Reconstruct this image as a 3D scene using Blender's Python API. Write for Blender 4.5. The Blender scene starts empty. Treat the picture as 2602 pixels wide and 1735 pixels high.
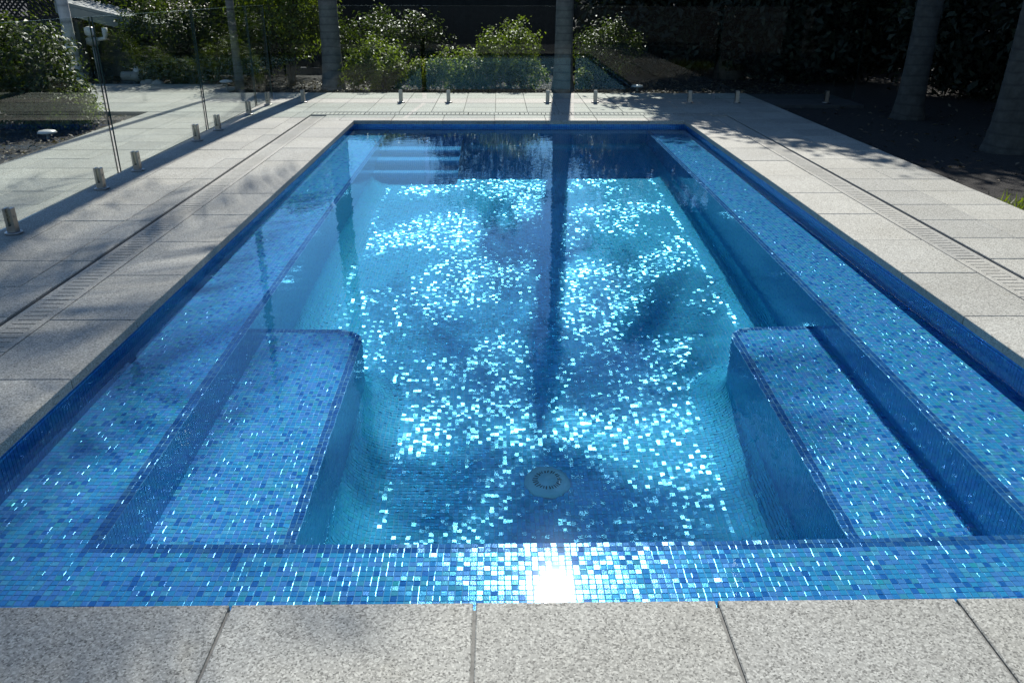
import bpy, bmesh, math, random
import numpy as np
from mathutils import Vector, Matrix

scene = bpy.context.scene
COL = scene.collection
rad = math.radians

# ------------------------------------------------------------------ camera
cam_data = bpy.data.cameras.new("camera")
cam = bpy.data.objects.new("camera", cam_data)
COL.objects.link(cam)
cam_data.sensor_width = 36.0
cam_data.lens = 28.35
cam_data.clip_start = 0.05
cam_data.clip_end = 600.0
_p, _y, _r = rad(23.57), rad(1.03), rad(-0.20)
_f = Vector((math.sin(_y) * math.cos(_p), math.cos(_y) * math.cos(_p), -math.sin(_p)))
_rt = Vector((math.cos(_y), -math.sin(_y), 0.0))
_d = _f.cross(_rt)
_r2 = math.cos(_r) * _rt + math.sin(_r) * _d
_d2 = -math.sin(_r) * _rt + math.cos(_r) * _d
_m = Matrix((_r2, -_d2, -_f)).transposed().to_4x4()
_m.translation = Vector((0.0, 0.0, 1.395))
cam.matrix_world = _m
scene.camera = cam

# ------------------------------------------------------------------ sky, sun, exposure
SUN_EL, SUN_AZ = rad(40.9), rad(4.86)
world = bpy.data.worlds.new("World")
scene.world = world
world.use_nodes = True
wn = world.node_tree
sky = wn.nodes.new("ShaderNodeTexSky")
sky.sky_type = 'NISHITA'
sky.sun_disc = False
sky.sun_elevation = SUN_EL
sky.sun_rotation = SUN_AZ
sky.air_density = 1.0
sky.dust_density = 0.03
sky.ozone_density = 6.0
wn.links.new(sky.outputs[0], wn.nodes["Background"].inputs[0])
wn.nodes["Background"].inputs[1].default_value = 0.10

sun_data = bpy.data.lights.new("sun", 'SUN')
sun_data.energy = 5.0
sun_data.angle = rad(0.53)
sun_data.color = (1.0, 0.955, 0.89)
sun_data.cycles.is_caustics_light = True
sun = bpy.data.objects.new("sun", sun_data)
COL.objects.link(sun)
_s = Vector((math.cos(SUN_EL) * math.sin(SUN_AZ), math.cos(SUN_EL) * math.cos(SUN_AZ), math.sin(SUN_EL)))
sun.rotation_euler = _s.to_track_quat('Z', 'Y').to_euler()
sun.location = _s * 40

vs = scene.view_settings
vs.view_transform = 'Standard'
vs.look = 'None'
vs.exposure = 0.55
vs.gamma = 1.0
vs.use_curve_mapping = False

cy = scene.cycles
cy.use_denoising = True
cy.denoiser = 'OPENIMAGEDENOISE'
cy.denoising_input_passes = 'RGB_ALBEDO_NORMAL'
cy.max_bounces = 8
cy.diffuse_bounces = 3
cy.glossy_bounces = 4
cy.transmission_bounces = 8
cy.transparent_max_bounces = 16
cy.caustics_refractive = True
cy.caustics_reflective = False
cy.sample_clamp_indirect = 8.0
cy.blur_glossy = 0.6

# ------------------------------------------------------------------ materials
def new_mat(name):
    m = bpy.data.materials.new(name)
    m.use_nodes = True
    return m, m.node_tree, m.node_tree.nodes["Principled BSDF"]

def ramp(nt, stops):
    r = nt.nodes.new("ShaderNodeValToRGB")
    els = r.color_ramp.elements
    while len(els) < len(stops):
        els.new(0.5)
    for e, (p, c) in zip(els, stops):
        e.position = p
        e.color = (*c, 1.0)
    return r

def noise(nt, scale, detail=2.0, rough=0.5, coord=None):
    n = nt.nodes.new("ShaderNodeTexNoise")
    n.inputs["Scale"].default_value = scale
    n.inputs["Detail"].default_value = detail
    n.inputs["Roughness"].default_value = rough
    if coord is not None:
        nt.links.new(coord, n.inputs["Vector"])
    return n

def mixc(nt, fac, a, b, mode='MIX'):
    n = nt.nodes.new("ShaderNodeMix")
    n.data_type = 'RGBA'
    n.blend_type = mode
    for sock, v in ((n.inputs[0], fac), (n.inputs[6], a), (n.inputs[7], b)):
        if hasattr(v, "links") or hasattr(v, "is_linked"):
            nt.links.new(v, sock)
        elif isinstance(v, tuple):
            sock.default_value = (*v, 1.0)
        else:
            sock.default_value = v
    return n.outputs[2]

def world_pos(nt):
    return nt.nodes.new("ShaderNodeNewGeometry").outputs["Position"]

def bump(nt, height, strength, dist, bsdf):
    b = nt.nodes.new("ShaderNodeBump")
    b.inputs["Strength"].default_value = strength
    b.inputs["Distance"].default_value = dist
    nt.links.new(height, b.inputs["Height"])
    nt.links.new(b.outputs[0], bsdf.inputs["Normal"])

def make_granite(name, base, contrast=1.0):
    m, nt, b = new_mat(name)
    pos = world_pos(nt)
    vo = nt.nodes.new("ShaderNodeTexVoronoi")
    vo.inputs["Scale"].default_value = 230.0
    nt.links.new(pos, vo.inputs["Vector"])
    sep = nt.nodes.new("ShaderNodeSeparateColor"); nt.links.new(vo.outputs["Color"], sep.inputs[0])
    k = contrast
    sp = ramp(nt, [(0.0, tuple(c * (1 - 0.62 * k) for c in base)), (0.16, tuple(c * (1 - 0.30 * k) for c in base)),
                   (0.34, tuple(c * (1 - 0.04 * k) for c in base)), (0.72, tuple(min(1, c * (1 + 0.14 * k)) for c in base)),
                   (1.0, tuple(min(1, c * (1 + 0.62 * k)) for c in base))])
    nt.links.new(sep.outputs[0], sp.inputs[0])
    blotch = noise(nt, 1.7, 4.0, 0.6, pos)
    br = ramp(nt, [(0.3, (0.86, 0.85, 0.82)), (0.7, (1.06, 1.06, 1.05))])
    nt.links.new(blotch.outputs[0], br.inputs[0])
    c = mixc(nt, 1.0, sp.outputs[0], br.outputs[0], 'MULTIPLY')
    info = nt.nodes.new("ShaderNodeObjectInfo")
    ir = ramp(nt, [(0.0, (0.86, 0.865, 0.87)), (0.35, (0.96, 0.955, 0.94)), (0.7, (1.02, 1.015, 1.0)), (1.0, (1.09, 1.08, 1.06))])
    nt.links.new(info.outputs["Random"], ir.inputs[0])
    c = mixc(nt, 1.0, c, ir.outputs[0], 'MULTIPLY')
    st = noise(nt, 6.0, 5.0, 0.65, pos)
    sr = ramp(nt, [(0.60, (1, 1, 1)), (0.78, (0.80, 0.76, 0.68))])
    nt.links.new(st.outputs[0], sr.inputs[0])
    c = mixc(nt, 0.6, c, sr.outputs[0], 'MULTIPLY')
    nt.links.new(c, b.inputs["Base Color"])
    b.inputs["Roughness"].default_value = 0.72
    b.inputs["Specular IOR Level"].default_value = 0.25
    bump(nt, sep.outputs[1], 0.10, 0.0012, b)
    return m

GRANITE = make_granite("granite_paver", (0.298, 0.300, 0.270), 1.0)
GRANITE_SMOOTH = make_granite("granite_drain", (0.305, 0.305, 0.275), 0.75)

m, nt, b = new_mat("joint_mortar")
n = noise(nt, 60.0, 3.0, 0.6, world_pos(nt))
r = ramp(nt, [(0.3, (0.13, 0.13, 0.12)), (0.7, (0.22, 0.22, 0.20))])
nt.links.new(n.outputs[0], r.inputs[0]); nt.links.new(r.outputs[0], b.inputs["Base Color"])
b.inputs["Roughness"].default_value = 0.9
MORTAR = m

m, nt, b = new_mat("drain_dark")
b.inputs["Base Color"].default_value = (0.015, 0.016, 0.017, 1)
b.inputs["Roughness"].default_value = 0.8
DARK = m

m, nt, b = new_mat("mosaic_tile")
at = nt.nodes.new("ShaderNodeAttribute")
at.attribute_name = "tint"
mot = noise(nt, 260.0, 2.0, 0.6, world_pos(nt))
mr = ramp(nt, [(0.35, (0.86, 0.88, 0.92)), (0.65, (1.1, 1.08, 1.05))])
nt.links.new(mot.outputs[0], mr.inputs[0])
nt.links.new(mixc(nt, 1.0, at.outputs["Color"], mr.outputs[0], 'MULTIPLY'), b.inputs["Base Color"])
b.inputs["Roughness"].default_value = 0.09
b.inputs["IOR"].default_value = 1.5
b.inputs["Metallic"].default_value = 0.18
bump(nt, mot.outputs[0], 0.12, 0.001, b)
TILE = m

m, nt, b = new_mat("mosaic_grout")
n = noise(nt, 40.0, 3.0, 0.6, world_pos(nt))
r = ramp(nt, [(0.3, (0.24, 0.46, 0.66)), (0.7, (0.32, 0.54, 0.72))])
nt.links.new(n.outputs[0], r.inputs[0]); nt.links.new(r.outputs[0], b.inputs["Base Color"])
b.inputs["Roughness"].default_value = 0.8
GROUT = m

m = bpy.data.materials.new("pool_water"); m.use_nodes = True
nt = m.node_tree; nt.nodes.clear()
out = nt.nodes.new("ShaderNodeOutputMaterial")
gl = nt.nodes.new("ShaderNodeBsdfGlass")
gl.inputs["IOR"].default_value = 1.33
gl.inputs["Roughness"].default_value = 0.0
gl.inputs["Color"].default_value = (0.74, 0.95, 1.0, 1)
pos = world_pos(nt)
n1 = noise(nt, 2.2, 2.0, 0.5, pos)
n2 = noise(nt, 13.0, 2.0, 0.5, pos)
mth = nt.nodes.new("ShaderNodeMath"); mth.operation = 'MULTIPLY_ADD'
nt.links.new(n2.outputs[0], mth.inputs[0]); mth.inputs[1].default_value = 0.45
nt.links.new(n1.outputs[0], mth.inputs[2])
bp = nt.nodes.new("ShaderNodeBump")
bp.inputs["Strength"].default_value = 1.0
bp.inputs["Distance"].default_value = 0.0013
nt.links.new(mth.outputs[0], bp.inputs["Height"])
nt.links.new(bp.outputs[0], gl.inputs["Normal"])
gr = nt.nodes.new("ShaderNodeBsdfGlossy"); gr.inputs["Roughness"].default_value = 0.085   # fine ripple facets
mxw = nt.nodes.new("ShaderNodeMixShader"); mxw.inputs[0].default_value = 0.0016
nt.links.new(gl.outputs[0], mxw.inputs[1]); nt.links.new(gr.outputs[0], mxw.inputs[2])
nt.links.new(mxw.outputs[0], out.inputs[0])
WATER = m

def make_leaf(name, dark, light, trans=0.35, rough=0.35):
    m, nt, b = new_mat(name)
    at = nt.nodes.new("ShaderNodeAttribute"); at.attribute_name = "leaf"
    r = ramp(nt, [(0.0, dark), (1.0, light)])
    nt.links.new(at.outputs["Fac"], r.inputs[0])
    nt.links.new(r.outputs[0], b.inputs["Base Color"])
    b.inputs["Roughness"].default_value = rough
    tr = nt.nodes.new("ShaderNodeBsdfTranslucent")
    tc = mixc(nt, 1.0, r.outputs[0], (1.5, 1.55, 0.5), 'MULTIPLY')
    nt.links.new(tc, tr.inputs[0])
    mx = nt.nodes.new("ShaderNodeMixShader"); mx.inputs[0].default_value = trans
    nt.links.new(b.outputs[0], mx.inputs[1]); nt.links.new(tr.outputs[0], mx.inputs[2])
    nt.links.new(mx.outputs[0], nt.nodes["Material Output"].inputs[0])
    return m

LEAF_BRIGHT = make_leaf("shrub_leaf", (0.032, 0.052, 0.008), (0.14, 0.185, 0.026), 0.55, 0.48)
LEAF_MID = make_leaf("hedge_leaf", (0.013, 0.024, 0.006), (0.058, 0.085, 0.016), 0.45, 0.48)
LEAF_SHADE = make_leaf("tree_leaf_shade", (0.004, 0.0075, 0.003), (0.014, 0.025, 0.007), 0.12, 0.65)  # leaf tones kept near black, standing in for deep tree shade
LEAF_PALM = make_leaf("palm_leaf", (0.022, 0.042, 0.012), (0.06, 0.10, 0.025), 0.25, 0.35)
LEAF_DRY = make_leaf("dry_leaf", (0.03, 0.023, 0.014), (0.20, 0.16, 0.10), 0.1, 0.7)

def make_bark(name, c0, c1, ring=0.0):
    m, nt, b = new_mat(name)
    tc = nt.nodes.new("ShaderNodeTexCoord")
    n = noise(nt, 9.0, 5.0, 0.65, tc.outputs["Object"])
    r = ramp(nt, [(0.3, c0), (0.7, c1)])
    nt.links.new(n.outputs[0], r.inputs[0])
    c = r.outputs[0]
    if ring:
        sx = nt.nodes.new("ShaderNodeSeparateXYZ"); nt.links.new(tc.outputs["Object"], sx.inputs[0])
        nz = noise(nt, 2.0, 2.0, 0.5, tc.outputs["Object"])
        ad = nt.nodes.new("ShaderNodeMath"); ad.operation = 'MULTIPLY_ADD'
        nt.links.new(nz.outputs[0], ad.inputs[0]); ad.inputs[1].default_value = 0.10
        nt.links.new(sx.outputs[2], ad.inputs[2])
        ml = nt.nodes.new("ShaderNodeMath"); ml.operation = 'MULTIPLY'; ml.inputs[1].default_value = ring
        nt.links.new(ad.outputs[0], ml.inputs[0])
        fr = nt.nodes.new("ShaderNodeMath"); fr.operation = 'FRACT'; nt.links.new(ml.outputs[0], fr.inputs[0])
        rr = ramp(nt, [(0.0, (0.6, 0.6, 0.6)), (0.16, (1, 1, 1)), (0.85, (1.06, 1.06, 1.04)), (1.0, (0.66, 0.66, 0.66))])
        nt.links.new(fr.outputs[0], rr.inputs[0])
        c = mixc(nt, 1.0, c, rr.outputs[0], 'MULTIPLY')
    nt.links.new(c, b.inputs["Base Color"])
    b.inputs["Roughness"].default_value = 0.85
    bump(nt, n.outputs[0], 0.5, 0.02, b)
    return m

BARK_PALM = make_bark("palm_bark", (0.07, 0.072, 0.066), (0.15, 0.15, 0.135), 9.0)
BARK_PALM_SHADE = make_bark("palm_bark_shade", (0.018, 0.019, 0.016), (0.055, 0.056, 0.048), 9.0)  # palm bark with the right garden's shade put into its colour
BARK_PALE = make_bark("pale_bark", (0.36, 0.36, 0.34), (0.55, 0.54, 0.50), 4.0)
BARK_DARK = make_bark("dark_bark", (0.03, 0.026, 0.02), (0.09, 0.08, 0.065))
PALM_SHAFT = make_bark("palm_crownshaft", (0.05, 0.08, 0.03), (0.09, 0.13, 0.05))

m = bpy.data.materials.new("fence_glass"); m.use_nodes = True
nt = m.node_tree; nt.nodes.clear()
out = nt.nodes.new("ShaderNodeOutputMaterial")
tr = nt.nodes.new("ShaderNodeBsdfTransparent"); tr.inputs[0].default_value = (0.93, 0.965, 0.95, 1)
gs = nt.nodes.new("ShaderNodeBsdfGlossy"); gs.inputs["Roughness"].default_value = 0.0
fr = nt.nodes.new("ShaderNodeFresnel"); fr.inputs[0].default_value = 1.5
mx = nt.nodes.new("ShaderNodeMixShader")
gm_ = nt.nodes.new("ShaderNodeNewGeometry")
io = nt.nodes.new("ShaderNodeMapRange")          # the same reflectance from either side of a pane
io.inputs["To Min"].default_value = 1.35; io.inputs["To Max"].default_value = 1 / 1.35
nt.links.new(gm_.outputs["Backfacing"], io.inputs["Value"]); nt.links.new(io.outputs[0], fr.inputs[0])
nt.links.new(fr.outputs[0], mx.inputs[0]); nt.links.new(tr.outputs[0], mx.inputs[1]); nt.links.new(gs.outputs[0], mx.inputs[2])
nt.links.new(mx.outputs[0], out.inputs[0])
GLASS = m

m, nt, b = new_mat("glass_edge")
b.inputs["Base Color"].default_value = (0.02, 0.045, 0.04, 1)
b.inputs["Roughness"].default_value = 0.08
b.inputs["IOR"].default_value = 1.5
GLASS_EDGE = m

m, nt, b = new_mat("stainless_steel")
b.inputs["Base Color"].default_value = (0.28, 0.275, 0.26, 1)
b.inputs["Metallic"].default_value = 1.0
n = noise(nt, 30.0, 3.0, 0.6, world_pos(nt))
r = ramp(nt, [(0.3, (0.26, 0.26, 0.26)), (0.7, (0.40, 0.40, 0.40))])
nt.links.new(n.outputs[0], r.inputs[0]); nt.links.new(r.outputs[0], b.inputs["Roughness"])
STEEL = m

def plain(name, col, rough=0.6, var=0.2, scale=8.0):
    m, nt, b = new_mat(name)
    n = noise(nt, scale, 4.0, 0.6, world_pos(nt))
    r = ramp(nt, [(0.3, tuple(c * (1 - var) for c in col)), (0.7, tuple(min(1, c * (1 + var)) for c in col))])
    nt.links.new(n.outputs[0], r.inputs[0]); nt.links.new(r.outputs[0], b.inputs["Base Color"])
    b.inputs["Roughness"].default_value = rough
    return m

GLASS_TOP_SKY = plain("glass_top_sky_edge", (0.20, 0.30, 0.26), 0.15, 0.05)  # paler edge colour imitates the sky reflected along the top
WHITE_PLASTIC = plain("white_plastic", (0.52, 0.52, 0.49), 0.4, 0.06)
PVC = plain("weathered_pvc", (0.26, 0.255, 0.225), 0.45, 0.1)
DRAIN_PLASTIC = plain("drain_plastic", (0.48, 0.80, 0.82), 0.4, 0.05)
TIMBER_DARK = plain("weathered_timber", (0.010, 0.011, 0.0095), 0.85, 0.45, 14.0)
PAINT_DARK = plain("dark_painted_wall", (0.035, 0.045, 0.05), 0.7, 0.2)
ROOF_PAINT = plain("shed_roof_paint", (0.16, 0.19, 0.17), 0.5, 0.12)

m, nt, b = new_mat("garden_soil")
pos = world_pos(nt)
n1 = noise(nt, 35.0, 6.0, 0.7, pos); n2 = noise(nt, 1.2, 4.0, 0.6, pos)
r1 = ramp(nt, [(0.3, (0.004, 0.004, 0.0035)), (0.55, (0.012, 0.0105, 0.008)), (0.75, (0.042, 0.034, 0.025))])
nt.links.new(n1.outputs[0], r1.inputs[0])
r2 = ramp(nt, [(0.3, (0.7, 0.75, 0.7)), (0.7, (1.1, 1.05, 1.0))])
nt.links.new(n2.outputs[0], r2.inputs[0])
nt.links.new(mixc(nt, 1.0, r1.outputs[0], r2.outputs[0], 'MULTIPLY'), b.inputs["Base Color"])
b.inputs["Roughness"].default_value = 0.95
bump(nt, n1.outputs[0], 1.0, 0.03, b)
SOIL = m

# ------------------------------------------------------------------ helpers
def link(name, me, parent=None):
    o = bpy.data.objects.new(name, me)
    COL.objects.link(o)
    if parent is not None:
        o.parent = parent
    return o

def tag(o, label=None, cat=None, group=None, kind=None):
    if label: o["label"] = label
    if cat: o["category"] = cat
    if group: o["group"] = group
    if kind: o["kind"] = kind
    return o

def empty(name, loc=(0, 0, 0), rz=0.0):
    o = link(name, None)
    o.empty_display_size = 0.2
    o.location = loc
    o.rotation_euler = (0, 0, rz)
    return o

class MB:
    """collects boxes, tubes and faces for one mesh"""
    def __init__(self):
        self.v, self.f, self.mi, self.sm = [], [], [], []
    def face(self, pts, mi=0, smooth=False):
        b0 = len(self.v); self.v += [tuple(p) for p in pts]
        self.f.append(tuple(range(b0, b0 + len(pts)))); self.mi.append(mi); self.sm.append(smooth)
    def box(self, x0, x1, y0, y1, z0, z1, mi=0, bev=0.0, bottom=True):
        b0 = len(self.v)
        if bev:
            e = bev
            self.v += [(x0, y0, z0), (x1, y0, z0), (x1, y1, z0), (x0, y1, z0),
                       (x0, y0, z1 - e), (x1, y0, z1 - e), (x1, y1, z1 - e), (x0, y1, z1 - e),
                       (x0 + e, y0 + e, z1), (x1 - e, y0 + e, z1), (x1 - e, y1 - e, z1), (x0 + e, y1 - e, z1)]
            fs = [(0, 1, 5, 4), (1, 2, 6, 5), (2, 3, 7, 6), (3, 0, 4, 7), (4, 5, 9, 8), (5, 6, 10, 9), (6, 7, 11, 10), (7, 4, 8, 11), (8, 9, 10, 11)]
        else:
            self.v += [(x0, y0, z0), (x1, y0, z0), (x1, y1, z0), (x0, y1, z0), (x0, y0, z1), (x1, y0, z1), (x1, y1, z1), (x0, y1, z1)]
            fs = [(0, 1, 5, 4), (1, 2, 6, 5), (2, 3, 7, 6), (3, 0, 4, 7), (4, 5, 6, 7)]
        if bottom: fs.append((3, 2, 1, 0))
        for f in fs:
            self.f.append(tuple(b0 + i for i in f)); self.mi.append(mi); self.sm.append(False)
    def tube(self, pts, radii, seg=12, mi=0, cap=True, smooth=True):
        pts = [Vector(p) for p in pts]
        n = len(pts); b0 = len(self.v)
        ref = Vector((1, 0, 0))
        for i, p in enumerate(pts):
            t = (pts[min(i + 1, n - 1)] - pts[max(i - 1, 0)]).normalized()
            a = ref - t * ref.dot(t)
            if a.length < 0.1:
                a = Vector((0, 1, 0)) - t * t.y
            a.normalize(); c = t.cross(a)
            for k in range(seg):
                an = 2 * math.pi * k / seg
                self.v.append(tuple(p + (a * math.cos(an) + c * math.sin(an)) * radii[i]))
        for i in range(n - 1):
            for k in range(seg):
                k2 = (k + 1) % seg
                self.f.append((b0 + i * seg + k, b0 + i * seg + k2, b0 + (i + 1) * seg + k2, b0 + (i + 1) * seg + k))
                self.mi.append(mi); self.sm.append(smooth)
        if cap:
            self.f.append(tuple(b0 + k for k in reversed(range(seg)))); self.mi.append(mi); self.sm.append(False)
            self.f.append(tuple(b0 + (n - 1) * seg + k for k in range(seg))); self.mi.append(mi); self.sm.append(False)
    def mesh(self, name, mats):
        me = bpy.data.meshes.new(name)
        me.from_pydata(self.v, [], self.f)
        for mt in (mats if isinstance(mats, (list, tuple)) else [mats]):
            me.materials.append(mt)
        me.polygons.foreach_set("material_index", self.mi)
        me.polygons.foreach_set("use_smooth", self.sm)
        me.update()
        return me
    def build(self, name, mats, parent=None):
        return link(name, self.mesh(name, mats), parent)

def quads_mesh(name, V, mat, attr=None, attr_name="leaf"):
    """V: (n,4,3) array of quads -> mesh, one float attribute per face"""
    n = len(V)
    me = bpy.data.meshes.new(name)
    me.vertices.add(n * 4); me.vertices.foreach_set("co", V.reshape(-1).astype(np.float32))
    me.loops.add(n * 4); me.loops.foreach_set("vertex_index", np.arange(n * 4, dtype=np.int32))
    me.polygons.add(n)
    me.polygons.foreach_set("loop_start", np.arange(0, n * 4, 4, dtype=np.int32))
    if attr is not None:
        a = me.attributes.new(attr_name, 'FLOAT', 'FACE')
        a.data.foreach_set("value", attr.astype(np.float32))
    me.materials.append(mat)
    me.update(calc_edges=True)
    return me

# ------------------------------------------------------------------ layout numbers (metres)
XL, XR, YN, YF = -1.664, 2.178, 1.583, 9.600         # inner edge of the coping
WL, WR, WN, WF = -1.688, 2.202, 1.560, 9.626         # pool walls
WATER_Z = -0.075
SHELF_Z, BENCH_Z, FLOOR_Z = -0.35, -0.72, -1.50   # floor at the near, deeper end
SL, SR, SN = -1.265, 1.742, 2.110                    # inner edges of the shelf
BL, BR, BE = -0.735, 1.262, 4.125                    # bench inner edges and far end
PITCH = 0.021
SLOPE = 0.19 / 7.5                                   # the floor rises towards the steps
COVE = 0.22
def floor_z(y):
    return FLOOR_Z + SLOPE * (y - 2.11)

# ------------------------------------------------------------------ ground
g = MB()
H0 = (-2.30, 2.84, 1.10, 10.34)
GZ = -0.050
BIG = 160.0
for x0, x1, y0, y1 in ((-BIG, BIG, -BIG, H0[2]), (-BIG, BIG, H0[3], BIG), (-BIG, H0[0], H0[2], H0[3]), (H0[1], BIG, H0[2], H0[3])):
    g.face([(x0, y0, GZ), (x1, y0, GZ), (x1, y1, GZ), (x0, y1, GZ)])
ground = tag(g.build("ground", SOIL), kind="structure")

# ------------------------------------------------------------------ paving
PZ = -0.010
pv = MB()
bed_rects = [(-4.30, -2.266, -1.5, 10.302), (2.80, 3.655, -1.5, 10.302), (-2.262, 2.796, -1.5, 1.183),
             (-4.30, 3.655, 10.306, 12.32), (-6.82, -4.304, 11.13, 13.45), (-5.16, -4.304, 10.31, 11.126), (-4.30, -3.95, 12.324, 13.1)]
for x0, x1, y0, y1 in bed_rects:
    pv.box(x0, x1, y0, y1, -0.075, PZ)
paving = tag(pv.build("paving", MORTAR), kind="structure")

_paver_cache = {}
def paver_mesh(w, h, t=0.03, mat=GRANITE, bev=0.003):
    k = (round(w, 3), round(h, 3), t, mat.name)
    if k not in _paver_cache:
        mb = MB(); mb.box(-w / 2, w / 2, -h / 2, h / 2, -t, 0.0, bev=bev)
        _paver_cache[k] = mb.mesh("paver", mat)
    return _paver_cache[k]

rp = random.Random(5)
def paver(x0, x1, y0, y1, parent, joint=0.004, t=0.03):
    w, h = x1 - x0 - joint, y1 - y0 - joint
    if w < 0.02 or h < 0.02:
        return
    o = link("paver", paver_mesh(w, h, t), parent)
    o.location = ((x0 + x1) / 2, (y0 + y1) / 2, rp.uniform(-0.0012, 0.0008))
    o.rotation_euler = (rp.gauss(0, 0.0008), rp.gauss(0, 0.0008), 0)

def frange(a, b_, st):
    o = [a]
    while o[-1] + st < b_ - 0.03:
        o.append(o[-1] + st)
    o.append(b_)
    return o

rows = frange(4.345 - 0.423 * 3, 10.302, 0.423)
for xa, xb in ((-2.44, -2.266), (-2.84, -2.44), (-3.24, -2.84), (-3.64, -3.24), (-4.04, -3.64), (-4.30, -4.04)):
    for ya, yb in zip(rows, rows[1:]):
        if xa < -3.0 and yb < 4.0: continue
        paver(xa, xb, ya, yb, paving)
rows_r = frange(5.187 - 0.4195 * 4, 10.302, 0.4195)
for xa, xb in ((2.80, 3.195), (3.195, 3.655)):
    for ya, yb in zip(rows_r, rows_r[1:]):
        paver(xa, xb, ya, yb, paving)
cols_b = [-4.30] + [-0.03 + 0.398 * k for k in range(-10, 12) if -4.2 < -0.03 + 0.398 * k < 3.6] + [3.655]
rows_b = [10.306, 10.74, 11.17, 11.60, 12.03, 12.32]
for xa, xb in zip(cols_b, cols_b[1:]):
    for ya, yb in zip(rows_b, rows_b[1:]):
        paver(xa, xb, ya, yb, paving)
for ya, yb in ((10.31, 10.72), (10.72, 11.126)):
    for xa, xb in ((-5.16, -4.72), (-4.72, -4.304)):
        paver(xa, xb, ya, yb, paving)
rows_l = frange(11.13, 13.45, 0.425)
cols_l = frange(-6.82, -4.304, 0.42)
for xa, xb in zip(cols_l, cols_l[1:]):
    for ya, yb in zip(rows_l, rows_l[1:]):
        paver(xa, xb, ya, yb, paving)
for ya, yb in ((12.324, 12.72), (12.72, 13.1)):
    paver(-4.30, -3.95, ya, yb, paving)

kb = MB()
kb.box(3.662, 4.90, 11.06, 12.30, -0.075, -0.006, bev=0.006)  # stands in for the far paving end, its shade put into the colour
tag(kb.build("paving_end_plinth", plain("shade_dark_concrete", (0.035, 0.038, 0.036), 0.85, 0.3)), "low concrete plinth under the far fence end, coloured dark for shade", "plinth")

# coping round the pool
cp = MB()
for x0, x1, y0, y1 in ((-2.062, WL, YN, YF), (WR, 2.592, YN, YF), (-2.062, 2.592, YF + 0.026, 10.03), (-2.262, 2.796, 1.187, WN)):
    cp.box(x0, x1, y0, y1, -0.2, -0.008)
coping = tag(cp.build("coping", MORTAR), kind="structure")
yj = [YN, 2.225, 2.847, 3.464, 4.093, 4.716, 5.340, 5.96, 6.58, 7.20, 7.82, 8.44, 9.02, YF]
for a, b_ in zip(yj, yj[1:]):
    paver(-2.062, XL, a, b_, coping, 0.005, 0.042)
for a, b_ in zip(yj, yj[1:]):
    paver(XR, 2.592, a + 0.01 if a > YN else a, b_ + 0.01 if b_ < YF else b_, coping, 0.005, 0.042)
xj = [-2.262] + [-0.665 + 0.603 * k for k in range(-2, 6)] + [2.796]
for a, b_ in zip(xj, xj[1:]):
    paver(a, b_, 1.187, YN, coping, 0.008, 0.042)
xj = [-2.062, -1.838, -1.238, -0.643, -0.04, 0.56, 1.16, 1.76, 2.35, 2.592]
for a, b_ in zip(xj, xj[1:]):
    paver(a, b_, YF, 10.03, coping, 0.005, 0.042)

# slotted drain round the coping
ch = MB()
for x0, x1, y0, y1 in ((-2.262, -2.064, 1.19, 10.05), (2.595, 2.795, 1.19, 10.05), (-2.262, 2.795, 10.053, 10.30)):
    ch.box(x0, x1, y0, y1, -0.09, -0.06)
drain = tag(ch.build("drain_channel", DARK), kind="structure")
def grate_mesh(length, width):
    mb = MB()
    h = width / 2; r_ = 0.034; t = 0.03
    mb.box(-h, -h + r_, -length / 2, length / 2, -t, 0, bev=0.002)
    mb.box(h - r_, h, -length / 2, length / 2, -t, 0, bev=0.002)
    n_ = max(1, int(round(length / 0.052))); st = length / n_
    for i in range(n_):
        y0 = -length / 2 + i * st
        mb.box(-h + r_, h - r_, y0 + 0.0045, y0 + st - 0.0045, -t, -0.0006)
    return mb.mesh("drain_grate", GRANITE_SMOOTH)
gm = grate_mesh(0.618, 0.176)
for i in range(14):
    for x in (-2.152, 2.684):
        o = link("drain_grate", gm, drain); o.location = (x, 1.55 + 0.622 * i, 0.0)
gmf = grate_mesh(0.628, 0.20)
for i in range(8):
    o = link("drain_grate", gmf, drain); o.location = (-1.942 + 0.632 * i, 10.172, 0.0); o.rotation_euler = (0, 0, math.pi / 2)

# ------------------------------------------------------------------ pool basin and its mosaic
def corner_path(bx, sgn, r_=0.15, n_=6):
    """plan outline of a bench: from the near shelf along its inner edge, round the corner, to the side wall"""
    pts = [(bx, SN)]
    cx, cyy = bx + sgn * r_, BE - r_
    for i in range(n_ + 1):
        a = math.pi / 2 * i / n_
        pts.append((cx - sgn * r_ * math.cos(a), cyy + r_ * math.sin(a)))
    pts.append((SL if sgn < 0 else SR, BE))
    return pts
STEPS = [(8.151, -1.10), (8.44, -0.85), (8.76, -0.65)]
STEP_X = -0.405
bs = MB()
def wall_quad(a, b_, z0, z1):
    bs.face([(a[0], a[1], z0), (b_[0], b_[1], z0), (b_[0], b_[1], z1), (a[0], a[1], z1)])
def flat(x0, x1, y0, y1, z):
    bs.face([(x0, y0, z), (x1, y0, z), (x1, y1, z), (x0, y1, z)])
bs.face([(WL, WN, SHELF_Z), (WR, WN, SHELF_Z), (WR, SN, SHELF_Z), (WL, SN, SHELF_Z)])
flat(WL, SL, SN, WF, SHELF_Z); flat(SR, WR, SN, WF, SHELF_Z)
bs.face([(SL, SN, floor_z(SN)), (SR, SN, floor_z(SN)), (SR, WF, floor_z(WF)), (SL, WF, floor_z(WF))])
for a, b_ in (((WL, WN), (WL, WF)), ((WR, WF), (WR, WN)), ((WR, WN), (WL, WN))):
    wall_quad(a, b_, SHELF_Z, -0.020)
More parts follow.
